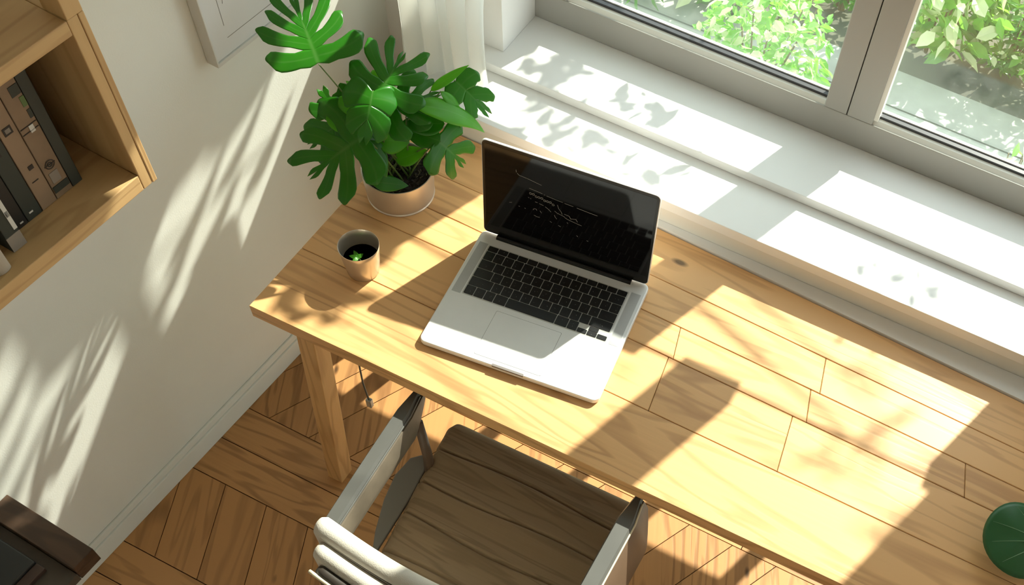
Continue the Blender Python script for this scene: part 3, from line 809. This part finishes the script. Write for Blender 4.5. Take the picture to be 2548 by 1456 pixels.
# ------------------------------------------------------------------ wall cubby with books
def cubby():
    D = .25; z0 = 1.149; z1 = 1.182
    O = wallpt(.64, z0, 0); root = empty('wall_shelf', O)
    tag(root, 'oak wall shelf with an open book compartment on the left wall', 'shelf')
    def slab(name, s0, s1, za, zb, d0, d1, mat, par=root, bev=.0015):
        a, b, c, d = wallpt(s0, 0, d0), wallpt(s1, 0, d0), wallpt(s1, 0, d1), wallpt(s0, 0, d1)
        mb = MB(); q = [(p.x-O.x, p.y-O.y) for p in (d, c, b, a)]
        mb.prism(q, za-O.z, zb-O.z); return mb.build(name, mat, par, bevel=bev)
    dy = -.0133   # the front plane sits slightly towards the camera along y, as the wall leans
    slab('bottom_board', -.2, .7905, z0, z1, .001, D, M_shelf)
    slab('middle_board', -.2, .7905, 1.472, 1.497, .001, D, M_shelf)
    slab('side_board', .791, .8095, z0, 1.497, .001, D-.0, M_shelfz)
    slab('edge_strip', .8100, .820, z0, 1.497, .001, D+.001, M_shelfz)
    slab('front_post', .791, .820, 1.4975, 2.1, D-.045, D+.001, M_shelfz)
    slab('top_board', -.2, .820, 2.1005, 2.13, .001, D, M_shelf)
    slab('side_board', -.22, -.2005, z0, 1.497, .001, D, M_shelfz)
cubby()

def books():
    M_kraft = plain('kraft_cover', (.24, .16, .095), .75, noise=.15, nscale=20)
    M_kraft2 = plain('tan_cover', (.28, .185, .11), .75, noise=.12, nscale=16)
    M_green = plain('dark_green_cover', (.030, .036, .028), .6)
    M_blk = plain('black_cover', (.014, .014, .013), .5)
    M_page = plain('page_edges', (.62, .60, .54), .8)
    M_beige = plain('beige_cover', (.42, .36, .28), .7)
    M_pale = plain('pale_green_cover', (.55, .60, .45), .6, noise=.25, nscale=40)
    M_ink = plain('dark_ink', (.02, .015, .012), .6)
    M_gr = plain('leaf_print', (.10, .16, .05), .6)
    M_grey = plain('grey_label', (.25, .21, .17), .7)
    zb = 1.1825
    def spinemark(root, pts, y0, y1, d, mat, name):
        pass
    def book(name, label, s0, s1, d, h, mat, round_=0, depth=.165, group='books in the wall shelf', marks=()):
        P = wallpt((s0+s1)/2, zb, d); root = empty(name, P); ang = math.atan2(WN.y, WN.x)
        root.rotation_euler = (0, 0, ang)       # local x points out of the shelf, local y along it
        tag(root, label, 'book', group)
        w = (s1-s0)
        mb = MB(); mb.box((-depth+.003, -w/2+.002, .003), (-.004, w/2-.002, h-.004)); mb.build('pages', M_page, root)
        mb = MB(); mb.box((-depth, -w/2, 0), (0, -w/2+.002, h)); mb.box((-depth, w/2-.002, 0), (0, w/2, h))
        if round_:
            n = 10; pr = [(-.004, -w/2)] + [(round_*math.sin(PI*k/n), -w/2*math.cos(PI*k/n)) for k in range(n+1)] + [(-.004, w/2)]
            mb.prism(pr, 0, h)
        else: mb.box((-.003, -w/2, 0), (0, w/2, h))
        c = mb.build('cover', mat, root, bevel=.0008)
        for (kind, ya, za, sy, sz, mm, nm) in marks:
            mb = MB()
            if kind == 'r':
                mb.box((.0001+round_*.6, ya*w-sy*w/2, za*h-sz*h/2), (.0009+round_*.99, ya*w+sy*w/2, za*h+sz*h/2))
            elif kind == 'o':
                R = sy*w/2
                for r0, r1 in ((R, R*.78), (R*.55, R*.30)):
                    vs = []; fs = []
                    for k in range(24):
                        t = 2*PI*k/24; vs += [(.0010, ya*w+r0*math.cos(t), za*h+r0*math.sin(t)), (.0010, ya*w+r1*math.cos(t), za*h+r1*math.sin(t))]
                    for k in range(24): a = 2*k; b = 2*((k+1) % 24); fs.append((a, b, b+1, a+1))
                    mb.add(vs, fs)
            elif kind == 'l':
                mb.box((.0001, ya*w-sy*w/2, za*h-.0007), (.0009, ya*w+sy*w/2, za*h+.0007))
            mb.build(nm, mm, c)
        return root
    d = .185
    book('book', 'slim dark green book standing furthest right in the shelf compartment', .7175, .737, d+.000, .262, M_green)
    book('binder', 'brown box binder with a ringed round label low on its spine', .685, .717, d, .268, M_kraft,
         marks=(('o', 0, .25, .55, 0, M_ink, 'label_ring'), ('r', 0, .25, .62, .004, M_ink, 'label_line'), ('r', 0, .07, .9, .05, M_green, 'spine_foot'), ('r', -.05, .155, .5, .08, M_grey, 'spine_label'),
                ('l', 0, .56, .9, 0, M_ink, 'spine_band'), ('l', 0, .52, .9, 0, M_ink, 'spine_band'), ('r', .1, .53, .25, .05, M_page, 'spine_tab'), ('r', .22, .80, .5, .07, M_green, 'spine_print'), ('r', .36, .71, .24, .07, M_gr, 'spine_print'), ('r', .38, .62, .2, .06, M_green, 'spine_print'), ('l', 0, .88, .95, 0, M_ink, 'spine_band')))
    book('binder', 'tan box binder with a small square emblem, left of the ringed binder', .6555, .6845, d, .265, M_kraft2,
         marks=(('r', 0, .62, .5, .055, M_ink, 'spine_emblem'), ('r', 0, .62, .3, .03, M_grey, 'spine_emblem'), ('r', .1, .32, .3, .03, M_ink, 'spine_print'), ('l', -.05, .22, .4, 0, M_ink, 'spine_print')))
    book('book', 'thick dark green book between tan binder and black book', .627, .655, d, .25, M_green, marks=(('r', -.1, .06, .25, .012, M_page, 'spine_print'), ('r', -.1, .55, .4, .03, M_blk, 'spine_print')))
    book('book', 'black book standing behind the book with the speckled white edge', .603, .6265, d, .245, M_blk, marks=(('r', .1, .04, .25, .01, M_page, 'spine_print'), ('r', .0, .55, .2, .02, M_page, 'spine_print')))
    book('book', 'black book with speckled white edge and grey block at its foot', .572, .597, d+.028, .235, M_green, round_=0,
         marks=(('r', .36, .58, .26, .84, M_page, 'speckled_edge'), ('r', 0, .07, 1.0, .13, M_grey, 'grey_foot_block'), ('r', .36, .3, .22, .05, M_ink, 'speckle'), ('r', .33, .45, .18, .03, M_ink, 'speckle'), ('r', .38, .6, .2, .05, M_ink, 'speckle'), ('r', .34, .75, .2, .04, M_ink, 'speckle')))
    book('book', 'beige book with a rounded spine near the front of the shelf', .5275, .552, d+.042, .20, M_beige, .006)
    book('book', 'pale green patterned book left of the beige rounded book', .5035, .5265, d+.045, .19, M_pale, .005, marks=(('r', .1, .45, .3, .03, M_ink, 'spine_print'), ('r', 0, .3, .25, .02, M_gr, 'spine_print')))
books()

# ------------------------------------------------------------------ low wall shelf with a dark case
def lowshelf():
    O = wallpt(.34, .41, 0); root = empty('low_wall_shelf', O)
    tag(root, 'dark brown low wall shelf at the bottom left corner above the floor', 'shelf')
    def slab(name, s0, s1, za, zb, d0, d1, mat):
        a, b, c, d = wallpt(s0, 0, d0), wallpt(s1, 0, d0), wallpt(s1, 0, d1), wallpt(s0, 0, d1)
        mb = MB(); mb.prism([(p.x-O.x, p.y-O.y) for p in (d, c, b, a)], za-O.z, zb-O.z); return mb.build(name, mat, root, bevel=.0015)
    slab('back_rail', .323, .374, .40, .450, .001, .232, M_darkwood)
    slab('shelf_board', -.1, .322, .40, .425, .001, .232, plain('grey_brown_board', (.075, .06, .045), .6, noise=.1))
    P = wallpt(.20, .4255, .10); r2 = empty('storage_case', P); r2.rotation_euler = (0, 0, math.atan2(WN.y, WN.x))
    tag(r2, 'flat dark grey case lying on the low wall shelf', 'case')
    mb = MB(); mb.box((-.09, -.16, 0), (.055, .098, .020)); mb.build('case_body', plain('charcoal_case', (.022, .025, .025), .45), r2, bevel=.003)
    mb = MB(); mb.box((.0555, -.16, 0), (.078, .098, .014)); mb.build('case_spine', plain('brown_spine', (.06, .035, .025), .6), r2, bevel=.002)
lowshelf()

# ------------------------------------------------------------------ framed sketch
def picture():
    O = wallpt(1.40, 1.30, 0); root = empty('picture_frame', O); root.rotation_euler = (0, 0, math.atan2(WN.y, WN.x))
    tag(root, 'white framed pencil sketch hanging on the left wall above the plant', 'picture')
    # local: x out of wall, y along wall, z up
    c = math.cos(math.atan2(WN.y, WN.x))
    y0, y1, z0, z1 = (1.168-1.40)/WD.y, (1.62-1.40)/WD.y, 1.020-1.30, 1.66-1.30
    Mf = plain('pale_frame', (.62, .61, .57), .5); Mm = plain('mat_board', (.66, .66, .65), .8); Mp = plain('pencil', (.16, .15, .13), .8); Mi = plain('frame_edge', (.16, .12, .10), .7)
    mb = MB()
    for a in ((y0, z0, y1, z0+.009), (y0, z1-.009, y1, z1), (y0, z0+.009, y0+.004, z1-.009), (y1-.009, z0+.009, y1, z1-.009)):
        mb.box((.001, a[0], a[1]), (.030, a[2], a[3]))
    mb.build('frame', Mf, root, bevel=.001)
    mb = MB(); mb.box((.004, y0+.0045, z0+.0095), (.0262, y1-.0095, z1-.0095)); mb.build('mat', Mm, root)
    mb = MB(); mb.box((.0262, y0+.0041, z0+.0092), (.0265, y0+.0060, z1-.0092)); mb.build('frame_lip', Mi, root)
    mb = MB()
    ya, za = y0+.045, z0+.045
    mb.box((.0262, ya, za), (.0266, y1-.05, za+.0008)); mb.box((.0262, ya, za+.03), (.0266, ya+.0008, z1-.05)); mb.build('mount_line', Mp, root)
    mb = MB(); rnd = random.Random(9)
    for k in range(7):
        cy = ya+.012+k*.0035; p = []
        for q in range(9):
            p.append((.0265, cy+.006*math.sin(q*.9+k), za+.075+q*.020+.003*k))
        mb.tube(p, .0005, 4)
    mb.build('pencil_sketch', Mp, root)
picture()

# ------------------------------------------------------------------ round leaved plant at the right end of the desk
def right_plant():
    cx, cy = .585, 1.20; O = (cx, cy, .7202); root = empty('potted_peperomia', O)
    tag(root, 'round dark green leaf with pale veins reaching in at the right edge', 'plant')
    M_rl = leafmat('round_leaf', (.012, .085, .022), (.02, .12, .03), .38, .12, 0, (.15, .4, .05))
    M_v = plain('pale_vein', (.22, .40, .20), .5)
    mb = MB(); mb.lathe([(.045, 0), (.055, .03), (.062, .075), (.060, .0755), (.056, .06), (0, .06)], 48); mb.build('pot', plain('clay_pot', (.55, .28, .16), .7), root, auto=.7)
    mb = MB(); mb.lathe([(0, .0615), (.0555, .0612)], 32); mb.build('soil', plain('soil', (.03, .02, .012), .95), root)
    specs = [((.452, 1.112, .782), (.343, 1.079, .768), .148), ((.66, 1.10, .84), (.72, 1.03, .83), .12), ((.67, 1.28, .85), (.74, 1.33, .84), .12), ((.60, 1.30, .87), (.60, 1.40, .86), .11)]
    for b, t, w in specs:
        b = V(b); t = V(t); f = (t-b).normalized(); n = V((.1, -.15, 1)); n = (n-f*n.dot(f)).normalized(); r = f.cross(n); L = (t-b).length
        vs = []; fs = []; uv = []; nr, na = 8, 40
        ctr = b+f*L*.40
        R = L*.60
        def P(q, a):
            e = 1-.10*max(0, math.cos(a))**3*0
            x = math.cos(a)*R*q; y = math.sin(a)*w/2*q
            return ctr+f*x+r*y+n*(.010*(1-q*q)-.004*math.cos(3*a)*q)
        vs.append(P(0, 0)); uv.append((0, .9))
        for j in range(1, nr+1):
            for i in range(na): vs.append(P(j/nr, 2*PI*i/na)); uv.append((0, .9))
        for i in range(na): fs.append((0, 1+i, 1+(i+1) % na))
        for j in range(nr-1):
            for i in range(na):
                a = 1+j*na+i; a2 = 1+j*na+(i+1) % na; fs.append((a, a+na, a2+na, a2))
        lf = meshobj('leaf', local(vs, O), fs, M_rl, root, True, uvs=uv)
        s = lf.modifiers.new('thick', 'SOLIDIFY'); s.thickness = .0012; s.offset = 0
        mb = MB()
        for ang, l in ((-.62, .85), (-.12, .86), (.34, .9), (.95, .8)):
            pts = []
            for q in range(9):
                tt = q/8; p = b+f*(math.cos(ang)*l*L*1.0*tt)+r*(math.sin(ang)*l*L*.85*tt)
                # drop onto the blade
                dx = (p-ctr).dot(f)/R; dy = (p-ctr).dot(r)/(w/2); qq = min(.97, math.hypot(dx, dy)); aa = math.atan2(dy, dx)
                pts.append(V(local([P(qq, aa)+n*.0009], O)[0]))
            mb.tube(pts, [.0011-.0009*q/8 for q in range(9)], 5)
        mb.build('vein', M_v, lf)
        s0 = V((0, 0, .06)); b2 = V(local([b], O)[0]); mid = s0.lerp(b2, .5)+V((0, 0, .05))
        pts = [s0*(1-t_)**2+mid*2*t_*(1-t_)+b2*t_*t_ for t_ in [i/8 for i in range(9)]]
        mb = MB(); mb.tube(pts, .0018, 6); mb.build('stem', M_stem, root, True)
right_plant()

# ------------------------------------------------------------------ cable under the desk
mb = MB(); mb.tube([(-1.03, .985, .682), (-1.02, .975, .60), (-1.035, .985, .48), (-1.04, .985, .36), (-1.03, .98, .30)], .0022, 8)
o = mb.build('charging_cable', plain('dark_cable', (.10, .11, .10), .5), None, True); tag(o, 'thin dark cable hanging under the desk near its left leg', 'cable')
mb = MB(); mb.box((-1.037, .974, .270), (-1.023, .986, .3005)); mb.build('plug', plain('metal_plug', (.45, .48, .48), .3, .6), o, bevel=.002)

# ------------------------------------------------------------------ garden
M_gleaf = leafmat('garden_leaf', (.07, .26, .03), (.24, .50, .10), .32, .4, .0, (.35, .75, .08))
M_gleaf2 = leafmat('garden_leaf_dark', (.025, .11, .018), (.07, .24, .03), .4, .3, .0, (.25, .6, .06))
M_gglint = leafmat('garden_leaf_glint', (.50, .56, .34), (.68, .70, .52), .4, .3, .0, (.7, .85, .4))  # pale colour stands in for sun glints on the leaves
M_twig = plain('twig', (.20, .14, .08), .8)
mb = MB(); mb.box((-6, 1.93, -.2), (6, 9, -.02)); tag(mb.build('ground', plain('garden_soil', (.085, .085, .06), .95, noise=.5, nscale=6, bump=.6, bscale=20)), kind='structure')
mb = MB(); mb.box((-6, 2.78, -.0195), (6, 2.955, .02)); mb.box((-6, 2.963, -.0195), (6, 3.15, .02)); tag(mb.build('garden_path', plain('grey_paving', (.30, .31, .29), .9, noise=.12, nscale=12)), kind='structure')
mb = MB(); mb.box((-6, 1.95, -.0195), (6, 2.775, .0)); tag(mb.build('lawn_strip', plain('moss_green', (.09, .15, .07), .95, noise=.4, nscale=25, bump=.8, bscale=60)), kind='structure')

def leafcloud(rnd, n, centre, rad, size, aspect=.45, flat=.5, bias=None):
    vs = []; fs = []; uv = []
    cx, cy, cz = centre; rx, ry, rz = rad
    for _ in range(n):
        while True:
            a, b, c = rnd.uniform(-1, 1), rnd.uniform(-1, 1), rnd.uniform(-1, 1)
            q = a*a+b*b+c*c
            if q < 1 and rnd.random() < .15+q: break
        p = V((cx+a*rx, cy+b*ry, cz+c*rz)); s = size*rnd.uniform(.6, 1.35)
        f = V((rnd.uniform(-1, 1), rnd.uniform(-1, 1), rnd.uniform(-.8, .5))).normalized()
        n_ = V((rnd.uniform(-1, 1), rnd.uniform(-1, 1), rnd.uniform(0, 1.6))); n_ = (n_-f*n_.dot(f))
        if n_.length < .05: continue
        n_.normalize(); r = f.cross(n_); w = s*aspect/2; k = len(vs)
        for (t, ww, h) in ((0, 0, 0), (.28, .85, .05), (.28, -.85, .05), (.62, .8, .06), (.62, -.8, .06), (1, 0, -.08)):
            vs.append(p+f*s*t+r*w*ww+n_*s*h)
        vs.append(p+f*s*.28-n_*s*.03); vs.append(p+f*s*.62-n_*s*.03)
        fs += [(k, k+1, k+6), (k, k+6, k+2), (k+1, k+3, k+7, k+6), (k+6, k+7, k+4, k+2), (k+3, k+5, k+7), (k+7, k+5, k+4)]
        uv += [(0, .9)]*8
    return vs, fs, uv

def shrub(label, x, y, h, r, n, size, mat, seed, aspect=.45, group='shrubs in the garden bed', pale=0, zf=.0):
    rnd = random.Random(seed); O = (x, y, zf-.005); root = empty('garden_shrub', O); tag(root, label, 'shrub', group)
    vs, fs, uv = leafcloud(rnd, n, (0, 0, h*.55), (r, r*.9, h*.5), size, aspect)
    meshobj('foliage', vs, fs, mat, root, False, uvs=uv)
    if pale:
        vs, fs, uv = leafcloud(rnd, pale, (0, -.05, h*.6), (r*.9, r*.85, h*.45), size*.9, aspect*1.2)
        meshobj('glint_leaves', vs, fs, M_gglint, root, False, uvs=uv)
    mb = MB()
    for k in range(7):
        a = rnd.uniform(0, 2*PI); q = r*rnd.uniform(.2, .7); p = [V((0, 0, 0))+V((math.cos(a), math.sin(a), 0))*.02]
        p += [V((math.cos(a)*q*.5, math.sin(a)*q*.5, h*.45)), V((math.cos(a)*q, math.sin(a)*q, h*.85))]
        mb.tube(p, [.007, .004, .002], 6)
    mb.build('stems', M_twig, root)
SH = [
 ('bright small-leaved shrub seen through the left pane nearest the glass', -.68, 2.60, .62, .21, 950, .042, M_gleaf, 1, .5, 420),
 ('feathery shrub behind the left end of the left pane', -1.32, 3.02, .42, .20, 400, .07, M_gleaf2, 2, .2, 0),
 ('broad-leaved plant in the middle of the left pane', -1.00, 3.20, .42, .20, 170, .12, M_gleaf2, 3, .4, 20),
 ('large-leaved shrub beside the mullion at the top of the right pane', -.24, 3.34, .50, .21, 300, .085, M_gleaf, 4, .5, 90),
 ('dense shrub at the far right of the right pane', .25, 3.30, .55, .22, 900, .045, M_gleaf, 5, .5, 320),
 ('dark low shrub just behind the paving in the right pane', .03, 3.42, .34, .20, 900, .04, M_gleaf2, 6, .5, 60),
 ('sparse shrub with sun glints painted as pale leaves on the near side of the paving at right', .20, 2.55, .42, .10, 60, .06, M_gleaf, 7, .5, 60),
 ('small low shrub beside the mullion in the right pane', -.30, 2.50, .24, .07, 60, .05, M_gleaf, 8, .45, 25),
 ('dark shrub behind the paving in the left pane', -.62, 3.40, .40, .17, 500, .045, M_gleaf2, 9, .5, 30),
 ('shrub at the top left of the left pane', -1.55, 3.60, .5, .28, 500, .05, M_gleaf2, 10, .45, 20),
]
for s in SH: shrub(s[0], s[1], s[2], s[3], s[4], s[5], s[6], s[7], s[8], s[9], pale=s[10])

# tree boughs outside whose leaves dapple the sill, the desk and the wall
def bough(label, targets, dist, size, mat, seed, aspect=.5, n=14, spread=.05, stick=True):
    rnd = random.Random(seed)
    cs = [V(t[:3])+SD*dist for t in targets]
    c0 = sum(cs, V())/len(cs); root = empty('tree_bough', c0)
    tag(root, label, 'branch', 'tree boughs outside the window')
    vs = []; fs = []; uv = []
    for c, t in zip(cs, targets):
        rr = spread if len(t) < 4 else t[3]
        a, b, d = leafcloud(rnd, n, tuple(c-c0), (rr, rr*.6, rr), size, aspect)
        k = len(vs); vs += a; fs += [tuple(i+k for i in f) for f in b]; uv += d
    meshobj('foliage', vs, fs, mat, root, False, uvs=uv)
    if stick:
        far = V((1.0, .4, .6)); mb = MB(); cc = [c-c0 for c in cs]
        mb.tube([cc[0]]+cc[1:]+[cc[-1]+far*.3, cc[-1]+far], [.0025]*len(cc)+[.003, .004], 6); mb.build('branch', M_twig, root)
def frond(label, targets, dirv, length, width, dist, seed):
    """long narrow leaflets lying parallel; targets are wall points their shadows fall on"""
    rnd = random.Random(seed); d = V(dirv).normalized()
    cs = [V(t[:3])+SD*((2.12-t[1])/SD.y+dist+rnd.uniform(-.05, .05)) for t in targets]
    c0 = sum(cs, V())/len(cs); root = empty('shade_frond', c0); tag(root, label, 'palm frond', 'added shade fronds outside the window')
    n = SD.cross(d).normalized()
    vs = []; fs = []; uv = []
    for c, t in zip(cs, targets):
        L = length*(t[3] if len(t) > 3 else 1); w = width*(t[4] if len(t) > 4 else 1); k = len(vs); K = 12
        for i in range(K+1):
            s = i/K; ww = w/2*math.sin(PI*min(1, max(.02, s)))**.6 if 0 < s < 1 else .0005
            p = c-c0+d*(s-.5)*L + n*.015*math.sin(s*PI)*rnd.choice((1,))
            vs += [p-n*ww, p+SD*.004, p+n*ww]; uv += [(0, .9)]*3
        for i in range(K):
            a = k+3*i; fs += [(a, a+1, a+4, a+3), (a+1, a+2, a+5, a+4)]
    meshobj('leaflets', vs, fs, M_gleaf2, root, True, uvs=uv)
    mb = MB(); mb.tube([cs[0]-c0, c0-c0, cs[-1]-c0, V((1.2, .8, .5))], .004, 5); mb.build('rachis', M_twig, root)

bough('leafy bough shading the left end of the upper sill', [(-1.00, 1.72, .825), (-.94, 1.70, .825), (-.90, 1.72, .825), (-.92, 1.66, .825)], 1.1, .05, M_gleaf2, 21, .6, 13, .04)
bough('leafy bough shading the left end of the lower sill', [(-.90, 1.56, .80), (-.85, 1.53, .80), (-.80, 1.57, .80), (-.74, 1.55, .80)], 1.25, .05, M_gleaf2, 22, .6, 8, .04)
bough('small leaf cluster shading the middle of the upper sill', [(-.69, 1.735, .825, .02), (-.66, 1.70, .825, .03), (-.64, 1.69, .825, .02), (-.75, 1.70, .825, .02)], .8, .045, M_gleaf2, 23, .6, 6, .03)
bough('sparse twig shading the lower sill behind the laptop', [(-.62, 1.57, .80, .02), (-.57, 1.55, .80, .03), (-.66, 1.52, .80, .02)], .8, .055, M_gleaf2, 24, .4, 3, .03)
bough('thin leafy twig shading the right of the lower sill', [(-.08, 1.56, .80, .025), (-.02, 1.55, .80, .03), (.04, 1.55, .80, .025), (.10, 1.54, .80, .02)], 1.4, .036, M_gleaf2, 25, .5, 9, .03)
bough('high bough dappling the right of the desk', [(.00, 1.33, .72, .04), (.10, 1.22, .72, .04), (.05, 1.12, .72, .05), (.20, 1.05, .72, .04), (.24, 1.22, .72, .04), (.30, 1.33, .72, .03)], 3.2, .07, M_gleaf2, 26, .22, 8, .06)

bough('added leaf clump keeping sun off the low wall shelf', [(-1.30, .35, .45, .06), (-1.38, .30, .45, .06), (-1.25, .30, .42, .05)], 2.5, .08, M_gleaf2, 27, .7, 26, .06)  # unseen clump added to block the sun from this shelf

bough('added broad-leaved bough shading the front left corner of the desk', [(-1.12, 1.00, .72, .035), (-1.07, .95, .72, .03), (-1.13, .93, .72, .03), (-1.02, .93, .72, .03), (-1.15, 1.08, .72, .04), (-1.08, 1.03, .72, .03)], 1.75, .075, M_gleaf2, 28, .45, 5, .04)  # bough added out of view to cast leaf shade on this corner

# unseen fronds added to stripe and shade the left wall
T = []
def WPt(s, z): p = wallpt(s, z); return (p.x, p.y, p.z)
dw = V(WPt(.62, .52))-V(WPt(1.10, .86))
for (s, z, l, w_) in ((.52, .80, 1.2, 1.0), (.50, .68, 1.1, 1.0), (.60, .60, 1.3, .7), (.44, .56, 1.0, .8), (.40, .46, 1.0, .8), (.90, .80, 1.1, 1.1),
                      (.84, .70, .8, .9), (1.02, .72, 1.0, 1.2), (1.05, .64, .9, 1.4), (.92, .62, .7, 1.0), (1.2, .80, .9, 1.0), (1.25, .72, .8, 1.2)):
    T.append((*WPt(s, z), l, w_))
frond('added palm-shaped blades that stripe the left wall with shade', T, dw, .34, .026, .05, 31)  # invented blades that cut the sunlight on the wall into streaks
T = []
for (s, z) in ((1.30, .98), (1.15, .97), (1.0, .96), (.85, .96), (.7, .98), (.55, 1.0), (.4, 1.02), (1.25, 1.03), (1.1, 1.04), (.95, 1.03), (.8, 1.05), (.65, 1.06)):
    T.append((*WPt(s, z), 1.0, 1.6))
frond('added broad frond above the window keeping sun off the upper wall', T, V(WPt(.6, .9))-V(WPt(1.1, .92)), .34, .05, .2, 32)  # invented blades that block the sun above the lit band
